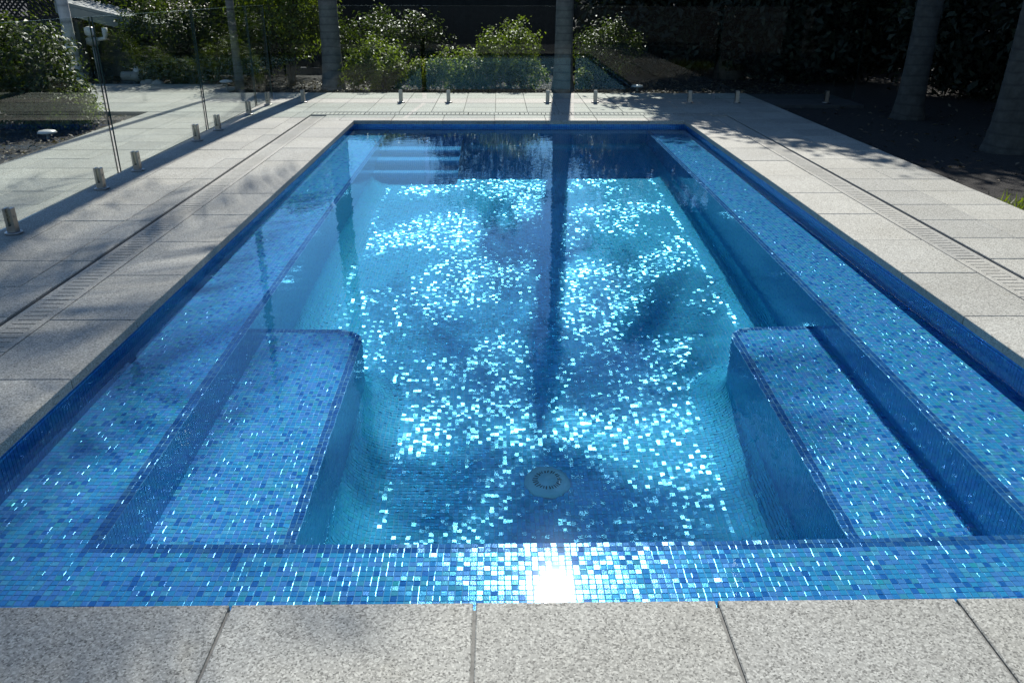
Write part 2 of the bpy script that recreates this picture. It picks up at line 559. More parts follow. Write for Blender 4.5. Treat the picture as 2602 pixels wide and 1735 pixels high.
wall_quad((WL, WF), (WR, WF), SHELF_Z, -0.020); wall_quad((SL, WF), (SR, WF), FLOOR_Z, SHELF_Z)
for a, b_ in (((SL, SN), (SL, WF)), ((SR, WF), (SR, SN)), ((SR, SN), (SL, SN))):
    wall_quad(a, b_, FLOOR_Z, SHELF_Z)
for bx, sgn in ((BL, -1), (BR, 1)):
    side = SL if sgn < 0 else SR
    path = corner_path(bx, sgn)
    poly = path + [(side, SN)]
    bs.face([(p[0], p[1], BENCH_Z) for p in poly])
    for a, b_ in zip(path, path[1:]):
        wall_quad(a, b_, FLOOR_Z, BENCH_Z)
pz = FLOOR_Z
for i, (sy, sz) in enumerate(STEPS):
    ye = STEPS[i + 1][0] if i + 1 < len(STEPS) else WF
    flat(SL, STEP_X, sy, ye, sz)
    wall_quad((SL, sy), (STEP_X, sy), pz, sz)
    wall_quad((STEP_X, sy), (STEP_X, ye), FLOOR_Z, sz)
    pz = sz
# rounded foot of the walls: base lines with the direction into the pool
COVES = [((SL, BE), (SL, STEPS[0][0]), (1, 0)), ((SR, WF), (SR, BE), (-1, 0)), ((STEP_X, WF), (SR, WF), (0, -1)), ((BL, SN), (BR, SN), (0, 1))]
for bx, sgn in ((BL, -1), (BR, 1)):
    path = corner_path(bx, sgn, n_=10)
    for a, b_ in ((path[0], path[1]), (path[-2], path[-1])):
        dx_, dy_ = b_[0] - a[0], b_[1] - a[1]
        L_ = math.hypot(dx_, dy_)
        nin = (-dy_ / L_, dx_ / L_)
        mid = ((a[0] + b_[0]) / 2, (a[1] + b_[1]) / 2)
        cen = ((bx + (SL if sgn < 0 else SR)) / 2, BE - 0.5)
        if nin[0] * (mid[0] - cen[0]) + nin[1] * (mid[1] - cen[1]) < 0:
            nin = (-nin[0], -nin[1])
        COVES.append((a, b_, nin))
for a, b_, nin in COVES:
    for k in range(8):
        q = []
        for pt, th in ((a, k), (b_, k), (b_, k + 1), (a, k + 1)):
            t_ = math.pi / 2 * th / 8
            d_ = COVE - (COVE + 0.003) * math.sin(t_); h_ = COVE - (COVE + 0.003) * math.cos(t_)
            q.append((pt[0] + nin[0] * d_, pt[1] + nin[1] * d_, floor_z(pt[1]) + h_))
        bs.face(q)
def corner_pt(bx, sgn, rr, an):
    return (bx + sgn * 0.15 - sgn * rr * math.cos(an), BE - 0.15 + rr * math.sin(an))
for bx, sgn in ((BL, -1), (BR, 1)):
    for k in range(8):
        for j in range(10):
            q = []
            for jj, th in ((j, k), (j + 1, k), (j + 1, k + 1), (j, k + 1)):
                t_ = math.pi / 2 * th / 8
                p_ = corner_pt(bx, sgn, 0.15 + COVE - (COVE + 0.003) * math.sin(t_), math.pi / 2 * jj / 10)
                q.append((*p_, floor_z(p_[1]) + COVE - (COVE + 0.003) * math.cos(t_)))
            bs.face(q)
basin = tag(bs.build("pool_basin", GROUT), kind="structure")
basin.cycles.is_caustics_receiver = True

rng = np.random.default_rng(11)
PAL = np.array([(0.085, 0.45, 0.77), (0.150, 0.38, 0.79), (0.040, 0.21, 0.58), (0.130, 0.48, 0.66),
                (0.075, 0.34, 0.72), (0.18, 0.55, 0.78), (0.075, 0.50, 0.60)])
PAL_P = np.array([0.31, 0.27, 0.09, 0.10, 0.13, 0.08, 0.02])
TRIM = np.array([(0.04, 0.17, 0.44), (0.06, 0.20, 0.48), (0.028, 0.13, 0.38), (0.10, 0.24, 0.46)])
PAL_FLOOR_P = np.array([0.27, 0.08, 0.07, 0.24, 0.08, 0.06, 0.20])
WALL_MEAN = (PAL * PAL_P[:, None]).sum(0) / PAL_P.sum()

class Tiles:
    def __init__(self):
        self.C, self.U, self.V, self.N, self.K = [], [], [], [], []   # centre, axes, normal, colour
    def add(self, c, u, v, n_, k):
        m_ = len(c)
        self.C.append(c)
        for lst, a in ((self.U, u), (self.V, v), (self.N, n_)):
            a = np.asarray(a, float)
            lst.append(np.broadcast_to(a, (m_, 3)) if a.ndim == 1 else a)
        self.K.append(k)
    def grid(self, o, u, v, lu, lv, probs=PAL_P, mask=None, trim=None):
        """tiles over a rectangle at o spanned by unit axes u, v and lengths lu, lv"""
        o, u, v = (np.asarray(a, float) for a in (o, u, v))
        n_ = np.cross(u, v)
        nu, nv = max(1, int(lu / PITCH + 0.02)), max(1, int(lv / PITCH + 0.02))
        i, j = np.meshgrid((np.arange(nu) + 0.5) * lu / nu, (np.arange(nv) + 0.5) * lv / nv, indexing='ij')
        i, j = i.ravel(), j.ravel()
        c = o + i[:, None] * u + j[:, None] * v
        k = PAL[rng.choice(len(PAL), len(c), p=probs / probs.sum())]
        if trim is not None:
            tm = trim(c)
            k = k.copy(); k[tm] = TRIM[rng.integers(0, len(TRIM), tm.sum())]
        if mask is not None:
            mk = mask(c); c, k = c[mk], k[mk]
        self.add(c, u, v, n_, k)
    def arrays(self):
        return [np.concatenate(a) for a in (self.C, self.U, self.V, self.N, self.K)]

HALF = 0.0096
def tile_geometry(C, U, V, N, bevel, spread=7.6):
    """8 or 12 vertices per tile, the top slightly domed/tilted; returns verts (n,k,3)"""
    n_ = len(C)
    if bevel:      # laid flatter on the shelf and benches
        tm = np.radians(np.minimum(np.abs(rng.normal(0, 2.0, n_)), 6.0))
    else:
        tm = np.radians(spread) * rng.random(n_) ** 0.55
    ta = rng.random(n_) * 2 * np.pi
    tx, ty = np.tan(tm) * np.cos(ta), np.tan(tm) * np.sin(ta)
    if not bevel and spread > 4:      # sheets of mosaic were never laid perfectly level
        for q in range(7):
            kx, ky, ph = (3.0 + 9.0 * ((q * 0.37) % 1)) * math.cos(q * 2.4), (3.0 + 9.0 * ((q * 0.37) % 1)) * math.sin(q * 2.4), q * 1.7
            w_ = np.sin(C[:, 0] * kx + C[:, 1] * ky + ph) * math.radians(1.8)
            tx = tx + w_ * math.cos(q * 1.9); ty = ty + w_ * math.sin(q * 1.9)
    jit = rng.normal(0, 0.0003, (n_, 2))
    out = []
    cc = C + jit[:, :1] * U + jit[:, 1:] * V
    sg = ((-1, -1), (1, -1), (1, 1), (-1, 1))
    for a, b_ in sg:
        out.append(cc + a * HALF * U + b_ * HALF * V - 0.002 * N)
    top = 0.0030 if bevel else 0.0017
    if bevel:
        drop = 0.00010 + 0.0008 * rng.random(n_) ** 4
        for a, b_ in sg:
            hh = top + HALF * (a * tx + b_ * ty) - drop
            out.append(cc + a * HALF * U + b_ * HALF * V + hh[:, None] * N)
    e = HALF * (0.86 if bevel else 1.0)
    for a, b_ in sg:
        hh = top + e * (a * tx + b_ * ty)
        out.append(cc + a * e * U + b_ * e * V + hh[:, None] * N)
    return np.stack(out, 1)

F_PLAIN = np.array([(0, 1, 5, 4), (1, 2, 6, 5), (2, 3, 7, 6), (3, 0, 4, 7), (4, 5, 6, 7)])
F_BEVEL = np.array([(0, 1, 5, 4), (1, 2, 6, 5), (2, 3, 7, 6), (3, 0, 4, 7), (4, 5, 9, 8), (5, 6, 10, 9), (6, 7, 11, 10), (7, 4, 8, 11), (8, 9, 10, 11)])

def tiles_mesh(name, C, U, V, N, K, bevel, spread=7.6):
    vt = tile_geometry(C, U, V, N, bevel, spread)
    F = F_BEVEL if bevel else F_PLAIN
    n_, kv = vt.shape[0], vt.shape[1]
    faces = (F[None] + (np.arange(n_) * kv)[:, None, None]).reshape(-1)
    nf = n_ * len(F)
    me = bpy.data.meshes.new(name)
    me.vertices.add(n_ * kv); me.vertices.foreach_set("co", vt.reshape(-1).astype(np.float32))
    me.loops.add(nf * 4); me.loops.foreach_set("vertex_index", faces.astype(np.int32))
    me.polygons.add(nf); me.polygons.foreach_set("loop_start", np.arange(0, nf * 4, 4, dtype=np.int32))
    at_ = me.attributes.new("tint", 'FLOAT_COLOR', 'FACE')
    cols = np.ones((nf, 4), np.float32); cols[:, :3] = np.repeat(K, len(F), axis=0)
    at_.data.foreach_set("color", cols.reshape(-1))
    me.materials.append(TILE)
    me.update(calc_edges=True)
    me.shade_flat()
    return me

X, Y, Z = np.eye(3)
TW = 2.05 * PITCH
flat_t, deep_t, wall_t = Tiles(), Tiles(), Tiles()
ins = lambda x0, x1, y0, y1: (lambda c: (c[:, 0] > x0) & (c[:, 0] < x1) & (c[:, 1] > y0) & (c[:, 1] < y1))
# shelf, three runs
flat_t.grid((WL, WN, SHELF_Z), X, Y, WR - WL, SN - WN,
            trim=lambda c: (c[:, 1] > SN - TW) & (c[:, 0] > SL - TW) & (c[:, 0] < SR + TW))
flat_t.grid((WL, SN, SHELF_Z), X, Y, SL - WL, WF - SN, trim=lambda c: c[:, 0] > SL - TW)
flat_t.grid((SR, SN, SHELF_Z), X, Y, WR - SR, WF - SN, trim=lambda c: c[:, 0] < SR + TW)
# benches
for bx, sgn in ((BL, -1), (BR, 1)):
    side = SL if sgn < 0 else SR
    x0, x1 = min(bx, side), max(bx, side)
    R_ = 0.15
    def dist_in(c, bx=bx, sgn=sgn):
        # distance inwards from the rounded edge (positive inside the bench)
        dx = (c[:, 0] - bx) * sgn; dy = BE - c[:, 1]
        corner = (dx < R_) & (dy < R_)
        return np.where(corner, R_ - np.hypot(R_ - dx, R_ - dy), np.minimum(dx, dy))
    flat_t.grid((x0, SN, BENCH_Z), X, Y, x1 - x0, BE - SN, mask=lambda c: dist_in(c) > 0.008, trim=lambda c: dist_in(c) < TW)
# floor
def floor_mask(c):
    on_b = ((c[:, 0] < BL) | (c[:, 0] > BR)) & (c[:, 1] < BE)
    on_s = (c[:, 0] < STEP_X) & (c[:, 1] > STEPS[0][0])
    on_d = np.hypot(c[:, 0] - 0.235, c[:, 1] - 3.34) < 0.112
    r_ = COVE - 0.012
    edge = (c[:, 0] < SL + r_) | (c[:, 0] > SR - r_) | (c[:, 1] < SN + r_) | (c[:, 1] > WF - r_)
    bench = (((c[:, 0] < BL + r_) | (c[:, 0] > BR - r_)) & (c[:, 1] < BE - 0.15)) | \
            (((c[:, 0] < BL - 0.15) | (c[:, 0] > BR + 0.15)) & (c[:, 1] < BE + r_)) | \
            (np.hypot(c[:, 0] - BL + 0.15, c[:, 1] - BE + 0.15) < 0.15 + r_) | (np.hypot(c[:, 0] - BR - 0.15, c[:, 1] - BE + 0.15) < 0.15 + r_)
    return ~(on_b | on_s | on_d | edge | bench)
SV = np.array((0, 1, SLOPE)) / math.hypot(1, SLOPE)
deep_t.grid((SL, SN, floor_z(SN)), X, SV, SR - SL, (WF - SN) * math.hypot(1, SLOPE), probs=PAL_FLOOR_P, mask=floor_mask)
for a, b_, nin in COVES:
    a, b_, nin = np.array(a), np.array(b_), np.array((nin[0], nin[1], 0.0))
    L_ = np.linalg.norm(b_ - a); u = np.array((*(b_ - a) / L_, 0.0))
    nu_ = max(1, int(round(L_ / PITCH))); nr = 16
    for k in range(nr):
        t_ = math.pi / 2 * (k + 0.5) / nr
        d_ = COVE * (1 - math.sin(t_)); h_ = COVE * (1 - math.cos(t_))
        i = (np.arange(nu_) + 0.5) / nu_
        xy = a[None] + i[:, None] * (b_ - a)[None] + nin[None, :2] * d_
        c = np.column_stack([xy, floor_z(a[1] + i * (b_ - a)[1]) + h_])
        nn = nin * math.sin(t_) + Z * math.cos(t_)
        vv = -nin * math.cos(t_) + Z * math.sin(t_)
        uu = np.cross(vv, nn)
        deep_t.add(c, uu, vv, nn, PAL[rng.choice(len(PAL), len(c), p=PAL_FLOOR_P / PAL_FLOOR_P.sum())])
for bx, sgn in ((BL, -1), (BR, 1)):
    for k in range(16):
        t_ = math.pi / 2 * (k + 0.5) / 16
        rr = 0.15 + COVE * (1 - math.sin(t_))
        for j in range(max(3, int(rr * math.pi / 2 / PITCH))):
            an = math.pi / 2 * (j + 0.5) / max(3, int(rr * math.pi / 2 / PITCH))
            p_ = corner_pt(bx, sgn, rr, an)
            nin = np.array((-sgn * math.cos(an), math.sin(an), 0.0))
            nn = nin * math.sin(t_) + Z * math.cos(t_); vv = -nin * math.cos(t_) + Z * math.sin(t_)
            deep_t.add(np.array([(*p_, floor_z(p_[1]) + COVE * (1 - math.cos(t_)))]), np.cross(vv, nn), vv, nn, PAL[rng.choice(len(PAL), 1, p=PAL_FLOOR_P / PAL_FLOOR_P.sum())])
for i, (sy, sz) in enumerate(STEPS):
    ye = STEPS[i + 1][0] if i + 1 < len(STEPS) else WF
    wall_t.grid((SL, sy, sz), X, Y, STEP_X - SL, ye - sy, trim=lambda c, sy=sy: c[:, 1] < sy + TW)
# walls
ZT = -0.044
for o, u, L_, z0, z1 in (((WL, WN, 0), Y, WF - WN, SHELF_Z, ZT), ((WR, WF, 0), -Y, WF - WN, SHELF_Z, ZT), ((WL, WF, 0), X, WR - WL, SHELF_Z, ZT),
                         ((SL, WF, 0), X, SR - SL, -1.30, SHELF_Z), ((SL, SN, 0), Y, WF - SN, -1.30, SHELF_Z), ((SR, WF, 0), -Y, WF - SN, -1.30, SHELF_Z)):
    o = np.array(o, float); o[2] = z0
    wall_t.grid(o, u, Z, L_, z1 - z0)
    # faces look into the pool: u x z
for bx, sgn in ((BL, -1), (BR, 1)):
    path = corner_path(bx, sgn, n_=14)
    segs = [path[0]] + path[1:]
    for a, b_ in zip(segs, segs[1:]):
        a, b_ = np.array((*a, 0.0)), np.array((*b_, 0.0))
        L_ = np.linalg.norm(b_ - a)
        if sgn > 0: a, b_ = b_, a
        # outward face: away from the bench
        u = (b_ - a) / L_
        o = b_.copy(); u = -u
        o[2] = -1.30
        nn = np.cross(u, Z)
        mid = (a + b_) / 2; cen = np.array(((bx + (SL if sgn < 0 else SR)) / 2, 3.0, 0))
        if np.dot(nn, mid - cen) < 0:
            o = a.copy(); o[2] = -1.30; u = -u
        wall_t.grid(o, u, Z, L_, BENCH_Z + 1.30)
pz = floor_z(STEPS[0][0])
for sy, sz in STEPS:
    wall_t.grid((SL, sy, pz), X, Z, STEP_X - SL, sz - pz)
    pz = sz

# the 300 nearest tiles of the front shelf are pieces of their own, the rest one mass
C, U, V, N, K = flat_t.arrays()
key = (C[:, 1] - 1.60) ** 2 * 30 + (C[:, 0] - 0.18) ** 2
vis = (C[:, 1] > 1.755) & (C[:, 2] > BENCH_Z + 0.1)
order = np.argsort(np.where(vis, key, 1e9))
pick = np.zeros(len(C), bool); pick[order[:300]] = True
variants = {}
Kp = np.concatenate([PAL, TRIM])
for c_, k_ in zip(C[pick], K[pick]):
    ci = int(np.argmin(((Kp - k_) ** 2).sum(1)))
    vi = int(rng.integers(0, 12))
    if (ci, vi) not in variants:
        variants[(ci, vi)] = tiles_mesh("tile", np.zeros((1, 3)), X[None], Y[None], Z[None], Kp[ci][None], True)
    o = link("tile", variants[(ci, vi)], basin)
    o.location = c_
    o.rotation_euler = (0, 0, int(rng.integers(0, 4)) * math.pi / 2)
    o.cycles.is_caustics_receiver = True
rest = ~pick
o = link("mosaic_tiles", tiles_mesh("mosaic_tiles", C[rest], U[rest], V[rest], N[rest], K[rest], True), basin)
o["kind"] = "stuff"; o.cycles.is_caustics_receiver = True
da = deep_t.arrays()
da[4] = 0.66 * np.array((0.095, 0.60, 0.85)) + 0.34 * da[4]  # underwater haze put into the floor tints, evening out the mix
o = link("mosaic_tiles", tiles_mesh("mosaic_tiles", *da, False, 5.6), basin)
o["kind"] = "stuff"; o.cycles.is_caustics_receiver = True

wa = wall_t.arrays()
wa[4] = 0.6 * WALL_MEAN + 0.4 * wa[4]          # wall tints drawn to their mean, imitating the blur of hazy water
band = (wa[0][:, 2] > SHELF_Z) & (np.abs(wa[3][:, 2]) < 0.1)
wa[4][band] = 0.55 * np.array((0.012, 0.17, 0.52)) + 0.45 * PAL[rng.choice([2, 2, 4, 4, 0, 3], band.sum())] * 0.8     # deeper blue waterline band
o = link("mosaic_tiles", tiles_mesh("mosaic_tiles", *wa, False, 1.3), basin)
o["kind"] = "stuff"; o.cycles.is_caustics_receiver = True

# floor drain cover
fd = empty("floor_drain_cover", (0.235, 3.34, floor_z(3.34)))
tag(fd, "round pale green slotted drain cover on the pool floor", "drain cover")
mb = MB()
prof = [(0.112, 0.0), (0.110, 0.010), (0.085, 0.020), (0.068, 0.024), (0.036, 0.030), (0.030, 0.034), (0.001, 0.036)]
mb.tube([(0, 0, z) for r_, z in prof], [r_ for r_, z in prof], 40, cap=False)
o = mb.build("cover", DRAIN_PLASTIC, fd); o.cycles.is_caustics_receiver = True
for k in range(26):
    a = 2 * math.pi * k / 26
    mb = MB()
    ca, sa = math.cos(a), math.sin(a)
    def P(r_, t, z): return (r_ * ca - t * sa, r_ * sa + t * ca, z)
    mb.face([P(0.050, -0.0022, 0.0290), P(0.070, -0.0032, 0.0252), P(0.070, 0.0032, 0.0252), P(0.050, 0.0022, 0.0290)])
    o = mb.build("slot", DARK, fd); o.cycles.is_caustics_receiver = True

# water
nx_, ny_ = 24, 50
wv = [(WL + (WR - WL) * i / nx_, WN + (WF - WN) * j / ny_, WATER_Z) for j in range(ny_ + 1) for i in range(nx_ + 1)]
wf = [(j * (nx_ + 1) + i, j * (nx_ + 1) + i + 1, (j + 1) * (nx_ + 1) + i + 1, (j + 1) * (nx_ + 1) + i) for j in range(ny_) for i in range(nx_)]
me = bpy.data.meshes.new("water"); me.from_pydata(wv, [], wf); me.materials.append(WATER)
me.polygons.foreach_set("use_smooth", [True] * len(wf)); me.update()
water = tag(link("water", me), kind="structure")
water.cycles.is_caustics_caster = True

# ------------------------------------------------------------------ glass fence
def glass_panel(parent, length, loc, rz):
    mb = MB()
    t, z0, z1 = 0.006, 0.055, 1.20
    l = length / 2
    mb.face([(-l, -t, z0), (l, -t, z0), (l, -t, z1), (-l, -t, z1)], 0)
    mb.face([(l, t, z0), (-l, t, z0), (-l, t, z1), (l, t, z1)], 0)
    mb.face([(-l, -t, z1), (l, -t, z1), (l, t, z1), (-l, t, z1)], 2)
    mb.face([(-l, t, z0), (l, t, z0), (l, -t, z0), (-l, -t, z0)], 1)
    mb.face([(-l, t, z0), (-l, -t, z0), (-l, -t, z1), (-l, t, z1)], 1)
    mb.face([(l, -t, z0), (l, t, z0), (l, t, z1), (l, -t, z1)], 1)
    o = mb.build("glass_panel", [GLASS, GLASS_EDGE, GLASS_TOP_SKY], parent)
    o.location = loc; o.rotation_euler = (0, 0, rz)
    return o
mb = MB()   # clamp body: two cheeks with a slot for the glass, closed below
for s_ in (-1, 1):
    y0, y1 = (0.0085, 0.026) if s_ > 0 else (-0.026, -0.0085)
    mb.box(-0.024, 0.024, y0, y1, 0.012, 0.160, bev=0.004)
mb.box(-0.0235, 0.0235, -0.0085, 0.0085, 0.012, 0.050)
SPIGOT = mb.mesh("spigot", STEEL)
mb = MB(); mb.tube([(0, 0, 0), (0, 0, 0.009), (0, 0, 0.013)], [0.052, 0.052, 0.046], 24); FLANGE = mb.mesh("base_flange", STEEL)
mb = MB(); mb.tube([(0, -0.0262, 0.105), (0, -0.030, 0.105)], [0.008, 0.007], 12)
BOLTS = mb.mesh("bolt", STEEL)
def spigot(parent, x, y, rz):
    o = link("spigot", SPIGOT, parent); o.location = (x, y, 0.001); o.rotation_euler = (0, 0, rz)
    link("base_flange", FLANGE, o); link("bolt", BOLTS, o)

fence_l = empty("glass_fence", (-3.0, 7.4, 0))
tag(fence_l, "frameless glass pool fence run beside the left paving, steel spigots", "fence")
for y0, y1 in ((2.30, 4.28), (4.33, 6.42), (6.47, 8.54), (8.59, 10.38), (10.43, 11.19)):
    glass_panel(fence_l, y1 - y0, (0, (y0 + y1) / 2 - 7.4, 0), math.pi / 2)
for y in (2.7, 3.96, 4.90, 6.11, 6.78, 8.23, 8.89, 10.06, 10.95):
    spigot(fence_l, 0.0, y - 7.4, math.pi / 2)
fence_b = empty("glass_fence", (0.9, 11.21, 0))
tag(fence_b, "frameless glass pool fence run across the far paving, steel spigots", "fence")
for x0, x1 in ((-2.97, -1.01), (-0.95, 0.965), (1.025, 2.87), (2.93, 4.80)):
    glass_panel(fence_b, x1 - x0, ((x0 + x1) / 2 - 0.9, 0, 0), 0)
for x in (-2.60, -1.296, -0.66, 0.668, 1.309, 2.58, 3.22, 4.432):
    spigot(fence_b, x - 0.9, 0, 0)

# ------------------------------------------------------------------ vegetation
def leaf_quads(P, Nrm, size, rg, aspect=0.45, fold=0.15):
    """one four-cornered pointed leaf per point, roughly facing Nrm"""
    n_ = len(P)
    t = rg.normal(size=(n_, 3)); t[:, 2] -= 0.35
    Nrm = Nrm + rg.normal(0, 0.55, (n_, 3))
    Nrm /= np.linalg.norm(Nrm, axis=1, keepdims=True) + 1e-9
    t -= (t * Nrm).sum(1, keepdims=True) * Nrm
    t /= np.linalg.norm(t, axis=1, keepdims=True) + 1e-9
    s_ = np.cross(Nrm, t)
    L_ = (size * (0.65 + 0.7 * rg.random(n_)))[:, None]
    W_ = L_ * aspect * 0.5
    up = Nrm * L_ * fold
    return np.stack([P, P + t * L_ * 0.5 + s_ * W_ + up, P + t * L_ - up * 0.6, P + t * L_ * 0.5 - s_ * W_ + up], 1)

def crown(name, lobes, n_leaf, size, mat, seed, parent, clump=0.115, per=22, shell=0.45):
    """lobes: list of (centre, radii); leaves gathered in clumps, denser towards the outside"""
    rg = np.random.default_rng(seed)
    vol = np.array([l[1][0] * l[1][1] * l[1][2] for l in lobes]) ** 0.75
    cnt = (n_leaf * vol / vol.sum()).astype(int)
    Q, A = [], []
    for (c, r_), m_ in zip(lobes, cnt):
        c, r_ = np.array(c, float), np.array(r_, float)
        nc = max(4, m_ // per)
        d = rg.normal(size=(nc, 3)); d /= np.linalg.norm(d, axis=1, keepdims=True)
        rr = shell + (1.06 - shell) * rg.random(nc) ** 0.6
        rr *= 1 + 0.10 * np.sin(d[:, 0] * 5 + seed) * np.cos(d[:, 1] * 4 + d[:, 2] * 6)
        cc = c + d * r_ * rr[:, None]
        idx = np.repeat(np.arange(nc), per)
        off = rg.normal(size=(len(idx), 3)) * clump * r_.mean()
        P = cc[idx] + off
        nrm = d[idx] * 0.8 + np.array([0, 0, 0.6])
        Q.append(leaf_quads(P, nrm, size, rg))
        tone = np.clip(rg.random(nc)[idx] * 0.55 + rg.random(len(idx)) * 0.45, 0, 1)
        A.append(tone)
    Q = np.concatenate(Q); A = np.concatenate(A)
    keep = Q[:, :, 2].min(1) > -0.03
    Q, A = Q[keep], A[keep]
    return link(name, quads_mesh(name, Q, mat, A), parent)

def stems(parent, n_, h, spread, r0, seed, mat=BARK_DARK, name="stem"):
    rg = random.Random(seed)
    for k in range(n_):
        a = rg.uniform(0, 6.28); s_ = spread * rg.uniform(0.3, 1.0)
        mb = MB()
        pts = [(0.02 * math.cos(a), 0.02 * math.sin(a), -0.03)]
        for i in range(1, 5):
            t = i / 4
            pts.append((s_ * t * math.cos(a) + rg.uniform(-.03, .03) * h, s_ * t * math.sin(a) + rg.uniform(-.03, .03) * h, h * t))
        mb.tube(pts, [r0 * (1 - 0.17 * i) for i in range(5)], 7)
        mb.build(name, mat, parent)

def shrub(name, label, loc, h, rx, ry, n_leaf, size, mat, seed, low=0.12, group=None, extra=(), cat="shrub", n_stem=4):
    o = empty(name, (loc[0], loc[1], GZ))
    tag(o, label, cat, group)
    rz = (h - low) / 2
    lobes = [((0, 0, low + rz), (rx, ry, rz))] + list(extra)
    crown("crown", lobes, int(n_leaf * 1.9), size * 0.86, mat, seed, o)
    stems(o, n_stem, h * 0.7, rx * 0.6, 0.018 + 0.008 * h, seed)
    return o

# shrubs just behind the far fence
shrub("shrub", "round sunlit shrub beside the thick palm, leftmost of the far bed", (-1.82, 13.15), 0.78, 0.43, 0.40, 2600, 0.062, LEAF_BRIGHT, 21, 0.1,
      extra=[((-0.15, -0.1, 0.25), (0.45, 0.35, 0.24)), ((0.25, 0.0, 0.2), (0.3, 0.3, 0.2))])
shrub("shrub", "small low shrub between the two round shrubs behind the glass", (-1.12, 13.05), 0.46, 0.27, 0.27, 1100, 0.058, LEAF_BRIGHT, 22, 0.04)
shrub("shrub", "wide low leafy shrub left of the tall round shrub", (-0.62, 13.05), 0.60, 0.46, 0.38, 2300, 0.06, LEAF_BRIGHT, 23, 0.06,
      extra=[((0.25, -0.05, 0.2), (0.32, 0.3, 0.2))])
shrub("shrub", "tall rounded shrub beside the middle palm trunk, behind the glass", (0.18, 13.45), 1.0, 0.50, 0.46, 3400, 0.062, LEAF_BRIGHT, 24, 0.12,
      extra=[((0.30, -0.2, 0.2), (0.35, 0.25, 0.2)), ((-0.25, 0, 0.45), (0.3, 0.3, 0.28))])
shrub("shrub", "dim rounded shrub right of the middle palm trunk", (1.75, 13.75), 0.95, 0.55, 0.48, 2600, 0.06, LEAF_MID, 25, 0.1)
shrub("shrub", "little yellow green shrub at the foot of the middle palm", (1.30, 12.95), 0.32, 0.13, 0.13, 420, 0.055, LEAF_BRIGHT, 26, 0.02, n_stem=2)
# taller growth to the left
shrub("shrub", "tall bright leafy shrub left of the thick palm trunk", (-3.35, 13.75), 2.0, 0.72, 0.6, 5200, 0.075, LEAF_BRIGHT, 27, 0.45, n_stem=5)
shrub("shrub", "sparse low shrub in front of the tall leafy shrub", (-3.75, 13.35), 0.95, 0.42, 0.35, 1300, 0.07, LEAF_MID, 28, 0.25)
shrub("shrub", "sprawling glossy shrub between the pale post and slender palm", (-5.35, 14.05), 1.35, 0.75, 0.55, 4200, 0.075, LEAF_MID, 29, 0.05,
      extra=[((0.4, -0.1, 0.35), (0.55, 0.4, 0.35))])
shrub("shrub", "dense dark shrub at the left edge beside the paved path", (-5.35, 9.55), 1.12, 0.62, 0.6, 4600, 0.07, LEAF_MID, 30, 0.05,
      extra=[((0.3, -0.1, 0.3), (0.45, 0.45, 0.28))])
shrub("shrub", "feathery pale ground shrub on the corner of the left garden bed", (-4.82, 9.25), 0.42, 0.36, 0.34, 1500, 0.05, LEAF_BRIGHT, 31, 0.0)
shrub("hedge_shrub", "tall dark shrub behind the slender palm on the left", (-4.3, 15.4), 2.1, 1.2, 0.7, 5200, 0.085, LEAF_MID, 32, 0.1)
shrub("hedge_shrub", "tall dark shrub behind the thick palm trunk", (-2.0, 15.4), 1.05, 1.1, 0.6, 3600, 0.08, LEAF_MID, 33, 0.1)
shrub("hedge_shrub", "dark shrub behind the shed roof at the far left", (-7.0, 15.9), 2.2, 1.5, 0.8, 5200, 0.09, LEAF_MID, 34, 0.1)

def broad_tree(label, loc, h_trunk, r_trunk, lobes, n_leaf, size, seed, mat=LEAF_SHADE, name="tree", per=26, clump=0.15, shell=0.35):
    o = empty(name, (loc[0], loc[1], GZ))
    tag(o, label, "tree")
    rg = random.Random(seed)
    mb = MB()
    lean = (rg.uniform(-.2, .2), rg.uniform(-.2, .2))
    pts = [(lean[0] * t * t, lean[1] * t * t, h_trunk * t - 0.05) for t in (0, 0.1, 0.3, 0.55, 0.8, 1.0)]
    mb.tube(pts, [r_trunk * k for k in (1.45, 1.12, 1.0, 0.9, 0.8, 0.7)], 14)
    mb.build("trunk", BARK_DARK, o)
    for (c, r_) in lobes:
        mb = MB()
        a = Vector(pts[-2]); b_ = Vector(c)
        mid = (a + b_) / 2 + Vector((rg.uniform(-.2, .2), rg.uniform(-.2, .2), 0.25))
        mb.tube([a, (a + mid) / 2, mid, (mid + b_) / 2, b_], [r_trunk * k for k in (0.5, 0.4, 0.32, 0.22, 0.1)], 8)
        mb.build("limb", BARK_DARK, o)
    crown("crown", lobes, n_leaf, size, mat, seed, o, clump=clump, per=per, shell=shell)
    return o

broad_tree("small dark tree behind the back fence, left of the middle palm", (-0.10, 17.6), 1.6, 0.09,
           [((0, 0, 2.3), (1.25, 0.9, 0.75)), ((0.1, 0, 3.0), (0.6, 0.6, 0.45)), ((-0.6, 0.1, 1.7), (0.8, 0.7, 0.5))], 5200, 0.10, 41)
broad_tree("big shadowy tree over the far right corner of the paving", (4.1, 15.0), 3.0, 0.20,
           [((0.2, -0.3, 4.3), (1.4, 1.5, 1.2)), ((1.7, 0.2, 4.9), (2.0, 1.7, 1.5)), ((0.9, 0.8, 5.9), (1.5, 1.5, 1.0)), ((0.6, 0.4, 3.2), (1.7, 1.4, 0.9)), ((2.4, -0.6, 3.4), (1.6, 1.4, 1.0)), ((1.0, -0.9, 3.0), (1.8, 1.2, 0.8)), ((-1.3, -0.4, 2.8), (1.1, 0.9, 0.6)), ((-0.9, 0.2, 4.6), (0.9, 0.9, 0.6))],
           42000, 0.17, 42)
